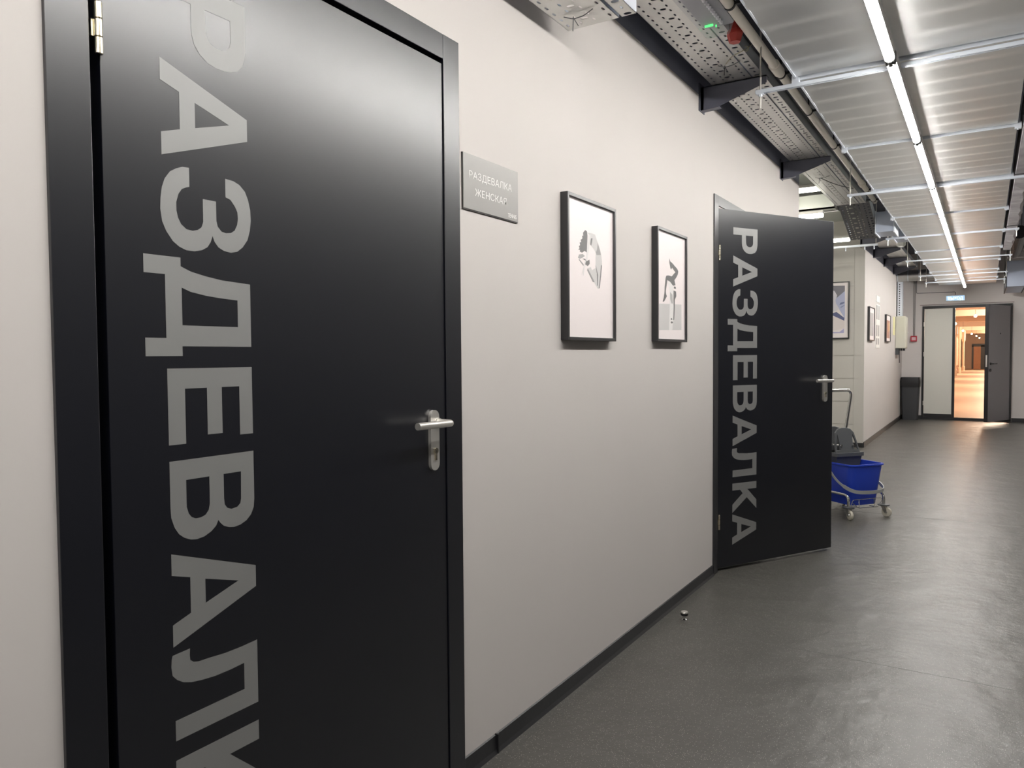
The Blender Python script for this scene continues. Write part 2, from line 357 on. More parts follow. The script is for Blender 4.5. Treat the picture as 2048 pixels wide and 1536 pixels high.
# ------------------------------------------------------------------ letters
GA = [[(0,0),(.065,.188),(.108,.188),(.174,0),(.133,0),(.120,.038),(.052,.038),(.040,0)], [(.063,.070),(.086,.146),(.110,.070)]]
GP = [[(0,0),(0,.188),(.089,.188),(.104,.185),(.120,.180),(.133,.168),(.139,.152),(.142,.138),(.142,.118),(.138,.100),(.127,.083),(.113,.072),(.096,.067),(.081,.066),(.040,.066),(.040,0)],
      [(.040,.096),(.040,.153),(.082,.153),(.092,.150),(.100,.143),(.104,.132),(.104,.120),(.100,.108),(.094,.102),(.083,.098)]]
def off(l, u0, v0=.828): return [(u-u0, v-v0) for u, v in l]
GZ = [off([(-1.58,.883),(-1.579,.869),(-1.574,.857),(-1.566,.844),(-1.551,.833),(-1.535,.827),(-1.516,.824),(-1.495,.823),(-1.473,.826),(-1.456,.834),(-1.44,.846),(-1.431,.859),(-1.426,.874),(-1.426,.891),(-1.43,.907),(-1.437,.919),(-1.447,.926),(-1.46,.931),(-1.449,.935),(-1.439,.944),(-1.434,.956),(-1.432,.972),(-1.436,.987),(-1.446,1.0),(-1.462,1.012),(-1.481,1.018),(-1.502,1.021),(-1.523,1.02),(-1.543,1.015),(-1.558,1.008),(-1.569,.995),(-1.574,.981),(-1.575,.962),(-1.539,.962),(-1.536,.973),(-1.525,.983),(-1.514,.989),(-1.501,.99),(-1.489,.988),(-1.477,.982),(-1.471,.973),(-1.469,.961),(-1.471,.951),(-1.479,.943),(-1.49,.94),(-1.527,.94),(-1.527,.911),(-1.484,.911),(-1.473,.907),(-1.467,.899),(-1.464,.888),(-1.465,.875),(-1.473,.864),(-1.484,.858),(-1.497,.855),(-1.512,.855),(-1.528,.86),(-1.538,.867),(-1.542,.875),(-1.545,.883)], -1.58)]
GD = [off([(-1.411,.788),(-1.411,.861),(-1.395,.861),(-1.387,.882),(-1.381,.913),(-1.376,.95),(-1.373,1.016),(-1.247,1.016),(-1.247,.861),(-1.229,.861),(-1.229,.788),(-1.262,.788),(-1.262,.829),(-1.378,.829),(-1.378,.788)], -1.411),
      off([(-1.356,.862),(-1.349,.881),(-1.344,.912),(-1.341,.946),(-1.339,.985),(-1.286,.985),(-1.286,.862)], -1.411)]
GE = [off([(-1.206,.829),(-1.206,1.016),(-1.071,1.016),(-1.071,.985),(-1.168,.985),(-1.168,.944),(-1.078,.944),(-1.078,.911),(-1.168,.911),(-1.168,.864),(-1.065,.864),(-1.065,.829)], -1.206)]
GV = [off([(-1.035,.829),(-1.035,1.016),(-.937,1.016),(-.92,1.014),(-.906,1.007),(-.896,.996),(-.89,.981),(-.888,.966),(-.89,.954),(-.895,.942),(-.902,.935),(-.909,.93),(-.899,.925),(-.89,.914),(-.883,.898),(-.881,.882),(-.883,.869),(-.889,.856),(-.898,.845),(-.912,.836),(-.931,.830),(-.948,.829)], -1.035),
      off([(-.997,.862),(-.997,.912),(-.944,.912),(-.932,.909),(-.924,.902),(-.921,.892),(-.921,.881),(-.925,.872),(-.933,.866),(-.946,.862)], -1.035),
      off([(-.997,.944),(-.997,.985),(-.942,.984),(-.933,.982),(-.927,.975),(-.925,.961),(-.929,.951),(-.937,.945),(-.949,.944)], -1.035)]
GL = [off([(-.644,1.016),(-.514,1.016),(-.513,.829),(-.551,.829),(-.553,.983),(-.607,.983),(-.605,.951),(-.605,.915),(-.608,.886),(-.612,.863),(-.618,.847),(-.627,.834),(-.638,.825),(-.654,.823),(-.668,.824),(-.675,.826),(-.677,.862),(-.665,.861),(-.655,.862),(-.649,.869),(-.646,.88),(-.645,.902),(-.642,.939),(-.642,.978)], -.677)]
GK = [[(0,0),(0,.188),(.040,.188),(.040,.117),(.107,.188),(.157,.188),(.088,.112),(.168,0),(.121,0),(.062,.080),(.040,.060),(.040,0)]]
TEXT = [(GP, -1.925), (GA, -1.767), (GZ, -1.58), (GD, -1.411), (GE, -1.206), (GV, -1.035), (GA, -.864), (GL, -.677), (GK, -.476), (GA, -.300)]

def lever_set(leaf, ly, x0, zc, n=1):
    """plate and lever on the front of a leaf; leaf space: +x out of the face, +y away from the hinge"""
    pl = MB().poly([rnd(0, 0, .037, .163, .0183, 6)], lambda a, b, t: (x0+t, ly+a, zc-.0475+b), .009).build('handle_plate', 'steel', leaf, smooth=True, bevel=.001)
    lv = MB().tube(bend([(x0+.009, ly+.012, zc), (x0+.056, ly+.012, zc), (x0+.056, ly-.131, zc+.002)], .012, 5), .0095, 16)
    lv.lathe([(.0125, 0), (.0125, .006)], (x0+.009, ly+.012, zc), 18, 'x')
    lv.build('lever_handle', 'steel', leaf, smooth=True)
    k = MB().lathe([(.0085, 0), (.0085, .004)], (x0+.009, ly, zc-.076), 18, 'x')
    k.box((x0+.009, ly-.0042, zc-.101), (x0+.0125, ly+.0042, zc-.078)); k.build('lock_cylinder', 'nickel', leaf, smooth=True)
    MB().box((x0+.0131, ly-.0008, zc-.081), (x0+.0134, ly+.0008, zc-.073)).build('keyhole', 'black', leaf)

def hinge(parent, y, z, x0=.009):
    h = MB()
    for k, (a, b) in enumerate(((-.043, -.0155), (-.0145, .0145), (.0155, .043))):
        h.lathe([(.0055, a), (.0068, a+.001), (.0068, b-.001), (.0055, b)], (x0, y, z), 16)
    h.box((x0-.012, y-.010, z-.014), (x0-.004, y, z+.014))
    return h.build('hinge', 'nickel', parent, smooth=True)

def changing_door(name, y0, yi0, yi1, y1, ztop, zin, zleaf0, zleaf1, angle, txtoff, hl):
    """door set in the left wall: outer casing y0..y1, opening yi0..yi1. Root at the hinge foot."""
    root = thing(name, None, None, (0, 0, 0), kind=S)
    fr = MB()
    fr.box((-.12, y0, 0), (.008, yi0, ztop)).box((-.12, yi1, 0), (.008, y1, ztop)).box((-.12, yi0+.0006, zin), (.0076, yi1-.0006, ztop))
    fr2 = MB().box((-.10, yi0-.001, 0), (-.042, yi0+.018, zin)).box((-.10, yi1-.012, 0), (-.048, yi1+.001, zin)).box((-.10, yi0, zin-.012), (-.048, yi1, zin+.001))
    fr.build('door_frame', 'door', root, bevel=.0012)
    fr2.build('door_stop_strip', 'door_dark', root)
    hy = yi0+.019
    hz = MB().box((-.012, 0, 0), (.004, yi1-hy-.004, zleaf1-zleaf0))
    leaf = bpy.data.objects.new('door_leaf', None)
    m = MB().box((-.040, 0, 0), (.004, yi1-hy-.003, zleaf1-zleaf0))
    leaf = m.build('door_leaf', 'door', root, bevel=.0012)
    leaf.location = (0, hy, zleaf0); leaf.rotation_euler = (0, 0, -angle)
    for g, u in TEXT:
        MB().poly(g, lambda a, b, t, u=u: (.004+t, .108+b, -(u+a)+txtoff-zleaf0), .0005).build('letter', 'vinyl', leaf)
    lever_set(leaf, hl, .004, 1.046-.012 + (txtoff if angle else 0) - zleaf0+.012)
    for z in (1.776, 1.02*0+.268): hinge(root, hy-.004, z+txtoff)
    return root
d1 = changing_door('door_1', .633, .703, 1.668, 1.739, 2.100, 2.033, .010, 2.021, 0, 0, .886)
tag(d1, 'closed black door nearest us, lettered down its left side, women changing room sign on its right')
d2 = changing_door('door_2', 4.094, 4.166, 5.130, 5.203, 2.100, 2.046, .018, 2.034, R_(29.4), .013, .868)
tag(d2, 'black lettered door standing ajar further along the grey wall, in front of the mop trolley')

# ------------------------------------------------------------------ sign and pictures on the left wall
def text_mesh(body, width, height, fn, name, mname, parent, bold=0, th=.0006):
    cu = bpy.data.curves.new('t', 'FONT'); cu.body = body; cu.size = 1; cu.offset = bold; cu.resolution_u = 4
    to = bpy.data.objects.new('t', cu); C.objects.link(to)
    bpy.context.view_layer.update()
    me = bpy.data.meshes.new_from_object(to.evaluated_get(bpy.context.evaluated_depsgraph_get()))
    bpy.data.objects.remove(to)
    xs = [v.co.x for v in me.vertices]; ys = [v.co.y for v in me.vertices]
    x0, x1 = min(xs), max(xs); cap = .729 if False else None
    y0 = 0.0; y1 = max(ys)
    mb = MB(); vs = [fn((v.co.x-x0)/(x1-x0)*width, (v.co.y-y0)/(y1-y0)*height, th) for v in me.vertices]
    mb.add(vs, [tuple(p.vertices) for p in me.polygons])
    bpy.data.meshes.remove(me)
    return mb.build(name, mname, parent, recalc=False)
sg = thing('room_sign', 'grey door sign with white lettering for the women changing room beside the nearest door', 'sign', (0, 1.757, 1.645))
MB().box((0, 0, 0), (.004, .297, .160)).build('backing', 'dark_edge', sg)
MB().box((.004, .002, .003), (.0058, .297, .160)).build('face_plate', 'plate', sg)
text_mesh('РАЗДЕВАЛКА', .230, .0215, lambda a, b, t: (.0058+t, .030+a, .0925+b), 'lettering', 'white_text', sg)
text_mesh('ЖЕНСКАЯ', .170, .0215, lambda a, b, t: (.0058+t, .059+a, .0455+b), 'lettering', 'white_text', sg)
text_mesh('TENNIS', .050, .0125, lambda a, b, t: (.0058+t, .236+a, .011+b), 'logo', 'white_text', sg, bold=.02)

PICS = {"p1":[[0.64,[[2.5173,1.6762],[2.5498,1.6786],[2.5807,1.6769],[2.5984,1.6558],[2.621,1.6291],[2.6346,1.605],[2.6413,1.578],[2.6342,1.5417],[2.6247,1.5053],[2.6154,1.4789],[2.604,1.4762],[2.5838,1.4903],[2.5573,1.5077],[2.5269,1.534],[2.5141,1.5443],[2.5445,1.5529],[2.5532,1.5421],[2.5843,1.5528],[2.5846,1.5976],[2.5869,1.6076],[2.5714,1.6214],[2.5407,1.6333],[2.5366,1.6673]]],[0.13,[[2.4981,1.6831],[2.513,1.6804],[2.5172,1.6647],[2.5148,1.6416],[2.5103,1.603],[2.4933,1.6068],[2.4722,1.5978],[2.4535,1.6004],[2.4577,1.6055],[2.4412,1.6064],[2.4536,1.6116],[2.4475,1.6184],[2.4578,1.6233],[2.4538,1.6322],[2.4662,1.6356],[2.4621,1.6426],[2.4768,1.6501],[2.4727,1.6589],[2.4832,1.6603],[2.4812,1.6713]]],[0.78,[[2.5258,1.6697],[2.541,1.6698],[2.5342,1.6325],[2.5231,1.6006],[2.51,1.563],[2.4928,1.5442],[2.4841,1.515],[2.4807,1.5147],[2.4821,1.5318],[2.4715,1.5177],[2.4695,1.5194],[2.4801,1.5373],[2.4886,1.5514],[2.5059,1.5873],[2.5169,1.6266],[2.5192,1.6555]]],[0.33,[[2.6029,1.6505],[2.6255,1.6198],[2.63,1.6065],[2.5936,1.6025],[2.5869,1.6115],[2.5982,1.6245]]],[0.16,[[2.5453,1.6588],[2.5584,1.6605],[2.5539,1.6445],[2.5472,1.6321],[2.5386,1.6368]]],[0.12,[[2.4741,1.5763],[2.4931,1.5783],[2.51,1.5706],[2.5316,1.5785],[2.5337,1.5634],[2.5185,1.5542],[2.4971,1.5579],[2.5058,1.572]]],[0.33,[[2.4492,1.5728],[2.4844,1.5566],[2.4823,1.5508],[2.4471,1.5698]]],[0.3,[[2.5184,1.5447],[2.575,1.4994],[2.5617,1.4984],[2.5141,1.5386]]],[0.2,[[2.5843,1.5626],[2.6044,1.5292],[2.6018,1.4878],[2.5982,1.4875],[2.5954,1.5343]]],[0.22,[[2.632,1.5692],[2.6389,1.5659],[2.6294,1.5215],[2.6177,1.4791],[2.6118,1.4787],[2.6249,1.531]]],[0.4,[[2.4493,1.5887],[2.4763,1.5935],[2.4931,1.5878],[2.4762,1.5803],[2.4554,1.5744],[2.441,1.5766]]]],"p2":[[0.64,[[3.2345,1.4552],[3.5293,1.4663],[3.5297,1.3434],[3.2346,1.3361]]],[0.83,[[3.3426,1.5665],[3.3834,1.5625],[3.418,1.5457],[3.4216,1.4728],[3.4149,1.387],[3.4045,1.3403],[3.3599,1.3392],[3.3699,1.4457],[3.3698,1.5181]]],[0.09,[[3.3647,1.6715],[3.3763,1.6583],[3.4073,1.6517],[3.4388,1.6414],[3.4671,1.6331],[3.4837,1.6223],[3.478,1.607],[3.453,1.5876],[3.4319,1.5761],[3.439,1.5644],[3.4461,1.5527],[3.418,1.5482],[3.3971,1.5539],[3.3765,1.5632],[3.3392,1.5686],[3.3325,1.549],[3.3192,1.5194],[3.3212,1.5052],[3.3326,1.494],[3.3193,1.4837],[3.2961,1.4669],[3.2797,1.4671],[3.2928,1.4845],[3.3027,1.5088],[3.3059,1.5374],[3.3172,1.5763],[3.3258,1.5877],[3.356,1.5915],[3.3971,1.5902],[3.4179,1.6017],[3.4459,1.614],[3.4248,1.6218],[3.4004,1.6317],[3.3867,1.6207],[3.3764,1.6318],[3.3661,1.65]]],[0.1,[[3.425,1.5462],[3.4496,1.5456],[3.4518,1.5359],[3.425,1.5365]]],[0.11,[[3.4215,1.5265],[3.4532,1.5238],[3.4568,1.5019],[3.4357,1.4834],[3.4357,1.4491],[3.4289,1.39],[3.4184,1.3871],[3.4231,1.4484],[3.4195,1.4849]]],[0.45,[[3.3732,1.5159],[3.4042,1.5058],[3.4112,1.4649],[3.3939,1.4639],[3.3767,1.4823]]],[0.12,[[3.3851,1.3944],[3.394,1.396],[3.403,1.3927],[3.403,1.389],[3.3906,1.3873],[3.3837,1.3895]]],[0.1,[[3.3851,1.3786],[3.3975,1.381],[3.41,1.3783],[3.41,1.3734],[3.3961,1.3708],[3.3837,1.3738]]]],"p3":[[[0.17,0.16,0.2],[[-0.6103,2.1188],[-0.3049,2.1083],[-0.3043,2.0385],[-0.4101,1.9354],[-0.3986,1.9859],[-0.4289,2.0449],[-0.5191,2.0688],[-0.61,2.0736]]],[[0.5,0.53,0.75],[[-0.3043,2.0385],[-0.3012,1.6762],[-0.4096,1.8715],[-0.4221,1.936]]],[[0.75,0.72,0.78],[[-0.6099,2.0607],[-0.5191,2.0688],[-0.4289,2.0449],[-0.3986,1.9859],[-0.4218,1.904],[-0.3674,1.8059],[-0.4267,1.7763],[-0.608,1.8153]]],[[0.13,0.16,0.33],[[-0.3562,1.8884],[-0.309,1.899],[-0.3089,1.8799],[-0.3678,1.857]]],[[0.2,0.24,0.42],[[-0.3558,1.831],[-0.3087,1.8577],[-0.3086,1.8482],[-0.3497,1.8212]]],[[0.06,0.08,0.25],[[-0.4864,1.7464],[-0.4028,1.769],[-0.3072,1.6891],[-0.3069,1.6509],[-0.4262,1.7122]]],[[0.85,0.76,0.74],[[-0.6075,1.7507],[-0.4262,1.7122],[-0.3069,1.6509],[-0.306,1.549],[-0.6057,1.5048]]],[[0.45,0.42,0.7],[[-0.3649,1.5058],[-0.3119,1.5492],[-0.3114,1.4918],[-0.6056,1.4918],[-0.6057,1.5113]]]]}
def picture(label, group, loc, W_, H_, axis, shapes, inner=None, pw=.012, inset=.009, dep=.03, shadow=True, papercol='print'):
    """framed print; axis 'x': hangs on a wall whose front faces +x and runs along y; 'y': faces -y and runs along x"""
    r = thing('framed_picture', label, 'picture', loc, group=group)
    def F(a, b, t): return (t, a, b) if axis == 'x' else (a, -t, b)
    def bx(mb, a0, b0, t0, a1, b1, t1, mi=0):
        p, q = F(a0, b0, t0), F(a1, b1, t1)
        return mb.box([min(i, j) for i, j in zip(p, q)], [max(i, j) for i, j in zip(p, q)], mi)
    fm = MB()
    bx(fm, 0, 0, 0, pw, H_, dep); bx(fm, W_-pw, 0, 0, W_, H_, dep); bx(fm, pw, 0, 0, W_-pw, pw, dep); bx(fm, pw, H_-pw, 0, W_-pw, H_, dep)
    fm.build('frame', 'frame_black', r, bevel=.001)
    pm = MB(); mats = [papercol]
    bx(pm, pw, pw, .006, W_-pw, H_-pw, inset*0+.020)
    pr = pm.build('print', mats, r)
    if shapes:
        cache = {}
        for k, (c_, q) in enumerate(shapes):
            col = (c_*1.0, c_*.97, c_*.95) if isinstance(c_, (int, float)) else c_
            key = tuple(round(v, 3) for v in col)
            cache.setdefault(key, (col, []))[1].append((k, q))
        sm = MB(); ms = []
        for i, (key, (col, qs)) in enumerate(cache.items()):
            ms.append(mat('print_ink', col, .5))
            for k, q in qs:
                q2 = [((u-loc[1] if axis == 'x' else u-loc[0]), v-loc[2]) for u, v in q]
                lo, hi = pw+.004, W_-pw-.004
                q2 = [(min(max(a, lo), hi), b) for a, b in q2]
                sm.poly([q2], lambda a, b, t: F(a, b, .0201+t), .0002+.0001*k, i)
        sm.build('printed_figure', ms, pr)
    g = MB(); bx(g, pw, pw, .0235, W_-pw, H_-pw, .0245); g.build('glazing', 'glass', r)
    return r
picture('framed print of a bending curly-haired dancer on white paper, nearest the lettered sign', 'black framed prints on the grey wall', (0, 2.345, 1.279), .405, .518, 'x', PICS['p1'])
picture('framed print of a black-stockinged figure kicking a leg up, nearest the ajar door', 'black framed prints on the grey wall', (0, 3.195, 1.285), .392, .512, 'x', PICS['p2'])
picture('framed colour print with blue stripes on the blockwork wall, half hidden by the ajar door', None, (-.80, 10.695, 1.418), .552, .745, 'y', PICS['p3'], pw=.014)
picture('small framed grey print on the far wall, left of the white notice strip', 'small prints on the far wall', (-.07, 10.98, 1.395), .53, .45, 'x', [(.45, [(11.05, 1.46), (11.44, 1.46), (11.44, 1.77), (11.05, 1.77)]), (.2, [(11.3, 1.46), (11.36, 1.46), (11.34, 1.62)])], pw=.012)
picture('small framed orange-brown print on the far wall, right of the white notice strip', 'small prints on the far wall', (-.07, 12.97, 1.405), .60, .42, 'x', [((.42, .17, .10), [(13.03, 1.46), (13.50, 1.46), (13.50, 1.74), (13.03, 1.74)]), ((.65, .35, .10), [(13.3, 1.55), (13.48, 1.6), (13.46, 1.72), (13.3, 1.70)])], pw=.012)
nb = thing('notice_strip', 'white column of stacked notice holders between the two small prints on the far wall', 'notice board', (-.07, 11.88, 1.30))
MB().box((0, 0, .66), (.006, .40, .75)).build('top_card', 'white', nb)
q = MB().box((0, 0, .0), (.005, .44, .045)).box((0, 0, .34), (.006, .44, .40))
q.box((0, 0, .045), (.004, .44, .34)).box((0, 0, .40), (.004, .44, .63)); q.build('holder', 'white', nb)
q = MB()
for z0, z1 in ((.05, .14), (.17, .33), (.41, .61)):
    for a, b_ in ((.03, .12), (.20, .25), (.30, .36)): q.box((.004, a, z0), (.0055, b_, z1))
q.build('printed_lines', 'greyline', nb)

# ------------------------------------------------------------------ ceiling ducts, rails, tubes
ZD = 2.425; XL, XRD = .552, 1.392; Y0D = 3.50; PD = 1.335
ndu = 14; first = -4
proto = None; k = 0
sec_y = [Y0D + PD*i for i in range(first, 10)]
def duct_section():
    r = thing('duct_section', '', 'air duct', group='sections of the galvanised ceiling duct')
    b = MB(); n = 56; L_ = PD-.032; rows = []
    for i in range(n+1):
        y = L_*i/n; ph = (y/L_*7) % 1.0
        z = -.0036*(ph if ph < .82 else (1-ph)/.18*.82) if .04 < y/L_ < .96 else 0
        z -= .004*math.sin(math.pi*y/L_)
        rows.append((y, z))
    xs = [0, .18, .42, .66, XRD-XL]
    vs = [(x, y, z) for y, z in rows for x in xs]; w_ = len(xs)
    fs = [(i*w_+j, i*w_+j+1, (i+1)*w_+j+1, (i+1)*w_+j) for i in range(n) for j in range(w_-1)]
    b.add(vs, fs); o = b.build('bottom_sheet', 'duct', r, smooth=True)
    b = MB().box((0, 0, .004), (.002, L_, .34)).box((XRD-XL-.002, 0, .004), (XRD-XL, L_, .34)).box((0, 0, .34), (XRD-XL, L_, .342)); b.build('side_sheet', 'duct', r)
    b = MB().box((-.012, -.012, -.011), (XRD-XL+.012, -.004, .36)); b.build('flange', 'zinc', r, bevel=.001)
    for x in (-.018, XRD-XL-.012):
        MB().box((x, -.020, -.024), (x+.03, .006, .012)).lathe([(.005, 0), (.005, .006)], (x+.015, -.008, -.028), 8).build('corner_clamp', 'zinc', r)
    b = MB().box((-.004, 0, -.006), (.004, L_, .012)).build('edge_trim', 'zinc', r)
    return r
for i, y in enumerate(sec_y):
    if y+PD-.03 > YE: break
    if proto is None: proto = duct_section(); o = proto; o.location = (XL, y, ZD)
    else: o = dup(proto, (XL, y, ZD))
    n_ = i-(-first)+2
    lab = (ORD[n_]+' section of the wide galvanised ceiling duct above the light tubes, counting away from us') if n_ >= 0 else 'duct section overhead behind us'
    if n_ < 0: o['label'] = ('section of wide galvanised ceiling duct behind the viewer, %s the camera' % ('just behind', 'well behind', 'furthest behind')[min(2, -n_-1)])
    else: o['label'] = lab
# threaded-rod rails under every second joint
def rail_(name, L_, loc, label, rods, proto=[None]):
    r = thing(name, label, 'support rail', loc, group='slotted rails carrying the ceiling duct')
    b = MB(); b.box((0, 0, 0), (L_, .0025, .015)).box((0, .0195, 0), (L_, .022, .015)).box((0, 0, .0125), (L_, .022, .015))
    x = .01
    while x < L_-.03:
        b.box((x, .0025, -.0002), (x+.022, .0195, .0012)); x += .05
    b.box((0, .0, -.001), (L_, .007, .0012)).box((0, .015, -.001), (L_, .022, .0012))
    b.build('slotted_channel', 'zinc', r)
    for rx in rods:
        MB().tube([(rx, .011, -.065), (rx, .011, ZC-loc[2])], .004, 8).build('threaded_rod', 'steel', r, smooth=True)
        MB().box((rx-.014, -.002, -.005), (rx+.014, .024, -.001)).lathe([(.008, -.014), (.008, -.005)], (rx, .011, 0), 6).build('nut', 'zinc', r)
    return r
ry = [3.44-PD*4, 3.44-PD*2, 3.455, 6.06, 8.57, 10.81, 13.02, 14.30]
rl = None
for i, y in enumerate(ry):
    lab = ('slotted steel rail crossing under the duct, %s from us' % ORD[i-2]) if i >= 2 else 'slotted steel rail under the duct behind the viewer, %s' % ('further back', 'just behind')[i]
    if rl is None: rl = rail_('support_rail', 1.15 if False else 1.13, (.385, y, 2.380), lab, (.02, 1.11)); o = rl
    else: o = dup(rl, (.385, y, 2.380), label=lab)
# light tubes
ZT = 2.335; XT = .945
tl = thing('tube_light', '', 'light', (XT, 0, ZT), group='line of tube lights under the duct')
PT = 1.305
tb = MB(); n = 10; vs = []
prof = [(-.0170, .004)]+[(-.0170*math.cos(math.pi*k/n), .004-.017*math.sin(math.pi*k/n)) for k in range(1, n)]+[(.0170, .004)]
b = MB(); L_ = PT-.062
vs = [(x, y, z) for y in (.031, .031+L_) for x, z in prof]; m_ = len(prof)
fs = [(j, j+1, m_+j+1, m_+j) for j in range(m_-1)]+[tuple(range(m_))[::-1], tuple(range(m_, 2*m_)), (0, m_, 2*m_-1, m_-1)]
b.add(vs, fs); b.build('diffuser', 'tube', tl, smooth=True)
MB().box((-.019, .031, .0045), (.019, .031+L_, .042)).build('housing', 'housing', tl, bevel=.003)
for y in (.010, .0315+L_):
    MB().box((-.018, y, -.008), (.018, y+.0205, .043)).lathe([(.008, 0), (.008, .006)], (0, y+.010, -.014), 10).build('end_cap', 'cap_grey', tl, bevel=.003)
for y in (.12, PT-.12): MB().box((-.006, y, .042), (.006, y+.02, ZD-ZT-.004)).build('mounting_clip', 'zinc', tl)
tl.location.y = 3.24-PT
ty = [3.24+PT*i for i in range(-5, 10)]
for i, y in enumerate(ty):
    if y+PT > YE: break
    n_ = i-4
    lab = (ORD[n_]+' glowing tube light in the row under the duct, counting away from us') if n_ >= 0 else 'glowing tube light overhead behind the viewer, %s back' % ('fourth', 'third', 'second', 'first')[i]
    if i == 0: tl.location.y = y; tl['label'] = lab
    else: dup(tl, (XT, y, ZT), label=lab)

# cable trays ---------------------------------------------------------
def tray(name, w_, h, L_, mname, loc, label, cat='cable tray', group='perforated cable trays along the left wall', rot=None):
    r = thing(name, label, cat, loc, group=group)
    if rot: r.rotation_euler = rot
    MB().box((-w_/2, 0, 0), (w_/2, L_, .0012)).build('perforated_base', mname, r)
    b = MB().box((-w_/2, 0, 0), (-w_/2+.0015, L_, h)).box((w_/2-.0015, 0, 0), (w_/2, L_, h))
    b.box((-w_/2, 0, h-.003), (-w_/2+.008, L_, h)).box((w_/2-.008, 0, h-.003), (w_/2, L_, h)); b.build('side_wall', 'zinc', r)
    return r
LBL = 'perforated steel cable tray'
tray('cable_tray', .185, .06, 5.0, 'perf_wide', (.1525, -2.70, 2.32), 'wide perforated cable tray ending over the grey wall, lower than the others')
tray('cable_tray', .050, .06, 5.0, 'perf_narrow', (.280, -2.70, 2.32), 'narrow perforated tray beside the lower wide tray, ending level with it')
tray('cable_tray', .200, .06, 5.25, 'perf_wide', (.1625, 2.36, 2.600), 'wide perforated cable tray resting on the two dark wall brackets')
tray('cable_tray', .052, .06, 5.25, 'perf_narrow', (.2945, 2.36, 2.600), 'narrow perforated tray on the duct side of the wide tray on brackets')
tray('cable_tray', .27, .09, .86, 'perf_drop', (.205, 7.63, 2.63), 'short dark perforated tray sloping down past the end of the long trays', rot=(R_(-16.5), 0, 0))
tray('cable_tray', .25, .06, 4.3, 'perf_wide', (.14, 10.05, 2.66), 'perforated tray on the four dark brackets near the far end')
bar = MB().box((.045, 7.60, 2.615), (.365, 7.62, 2.628)); tag(bar.build('tray_end_bar', 'grey_plastic'), 'grey bar across the top of the sloping dark tray', 'bar')
def tie(x, y, z, lab):
    b = MB(); pts = [(x-.03, y-.01, z-.004), (x, y, z-.014), (x+.035, y+.004, z-.010), (x+.075, y-.012, z-.004)]
    b.tube(bend(pts, .01), .0016, 6).tube([(x, y, z-.006), (x-.004, y+.004, z-.050)], .0016, 6).tube([(x, y, z-.010), (x+.008, y+.02, z-.03)], .0014, 6)
    tag(b.build('cable_tie', 'grey_plastic', smooth=True), lab, 'cable tie', 'cable ties on the trays')
tie(.13, 2.20, 2.320, 'looped dark tie under the end of the lower wide tray')
tie(.20, 3.62, 2.600, 'grey tie with loose ends below the bracketed tray, before the first bracket')
tie(.15, 6.30, 2.600, 'dark tie below the bracketed tray, beyond the second bracket')
wi = MB().tube(bend([(.21, 3.60, 2.592), (.27, 3.50, 2.585), (.325, 3.50, 2.60), (.34, 3.56, 2.64)], .02), .002, 6)
wi.tube([(.325+.012*math.cos(a/6*math.pi), 3.52, 2.612+.012*math.sin(a/6*math.pi)) for a in range(13)], .0018, 6)
tag(wi.build('loose_wire', mat('beige_wire', (.45, .42, .3), .5), smooth=True), 'thin beige wire coiled at the tray edge before the first bracket', 'wire')
wi = MB().tube([(.155+.16*t, 6.32+.55*t, 2.594-.012*math.sin(t*3.14)) for t in [i/8 for i in range(9)]], .003, 6)
tag(wi.build('sagging_cable', 'black', smooth=True), 'black cable sagging below the bracketed tray beyond the second bracket', 'cable')
def bracket(y, z, x0, L_, lab, proto=[None]):
    if proto[0] is None:
        b = MB(); t = .004
        b.hexa([(0, 0, -.115), (.02, 0, -.115), (.02, t, -.115), (0, t, -.115)], [(0, 0, 0), (.02, 0, 0), (.02, t, 0), (0, t, 0)])
        b.add([(0, 0, -.115), (.10, 0, -.110), (L_, 0, -.035), (L_, 0, 0), (0, 0, 0), (0, t, -.115), (.10, t, -.110), (L_, t, -.035), (L_, t, 0), (0, t, 0)],
              [(0,1,2,3,4), (9,8,7,6,5), (0,5,6,1), (1,6,7,2), (2,7,8,3), (3,8,9,4), (4,9,5,0)])
        b.box((0, 0, -.004), (L_, .045, 0)); b.hexa([(0, 0, -.118), (.10, 0, -.113), (.10, .04, -.113), (0, .04, -.118)], [(0, 0, -.114), (.10, 0, -.109), (.10, .04, -.109), (0, .04, -.114)])
        b.box((0, -.02, -.12), (.005, .065, .02))
        o = b.build('wall_bracket', 'bracket'); proto[0] = o
    else: o = proto[0].copy(); C.objects.link(o)
    o.location = (x0, y, z)
    tag(o, lab, 'bracket', 'dark brackets under the cable trays')
bracket(3.86, 2.598, 0, .335, 'dark wall bracket under the tray, nearest us')
bracket(5.66, 2.598, 0, .335, 'dark wall bracket under the tray, above the ajar door')
for i, y in enumerate((10.25, 11.5, 12.75, 14.1)): bracket(y, 2.658, -.07, .335, 'dark bracket on the far wall, %s of the four there' % ('nearest', 'second', 'third', 'last')[i])

# pipe
pp = thing('drain_pipe', 'grey plastic pipe running between cable tray and duct', 'pipe', (.395, -2.7, 2.60))
MB().tube([(0, 0, 0), (0, 10.3, 0)], .020, 16).tube([(0, 6.45, 0), (0, 6.56, 0)], .026, 16).tube([(0, 9.4, 0), (0, 9.5, 0)], .026, 16).build('pipe_run', 'pipe', pp, smooth=True)
for y in (1.4, 3.0, 4.4, 5.72, 6.60, 7.28, 8.12, 9.72, 10.2):
    MB().tube([(0, y-.006, 0), (0, y+.006, 0)], .0235, 16).box((-.004, y-.006, .02), (.004, y+.006, .44)).box((.02, y-.006, -.006), (.042, y+.006, .006)).build('clamp', 'black', pp)
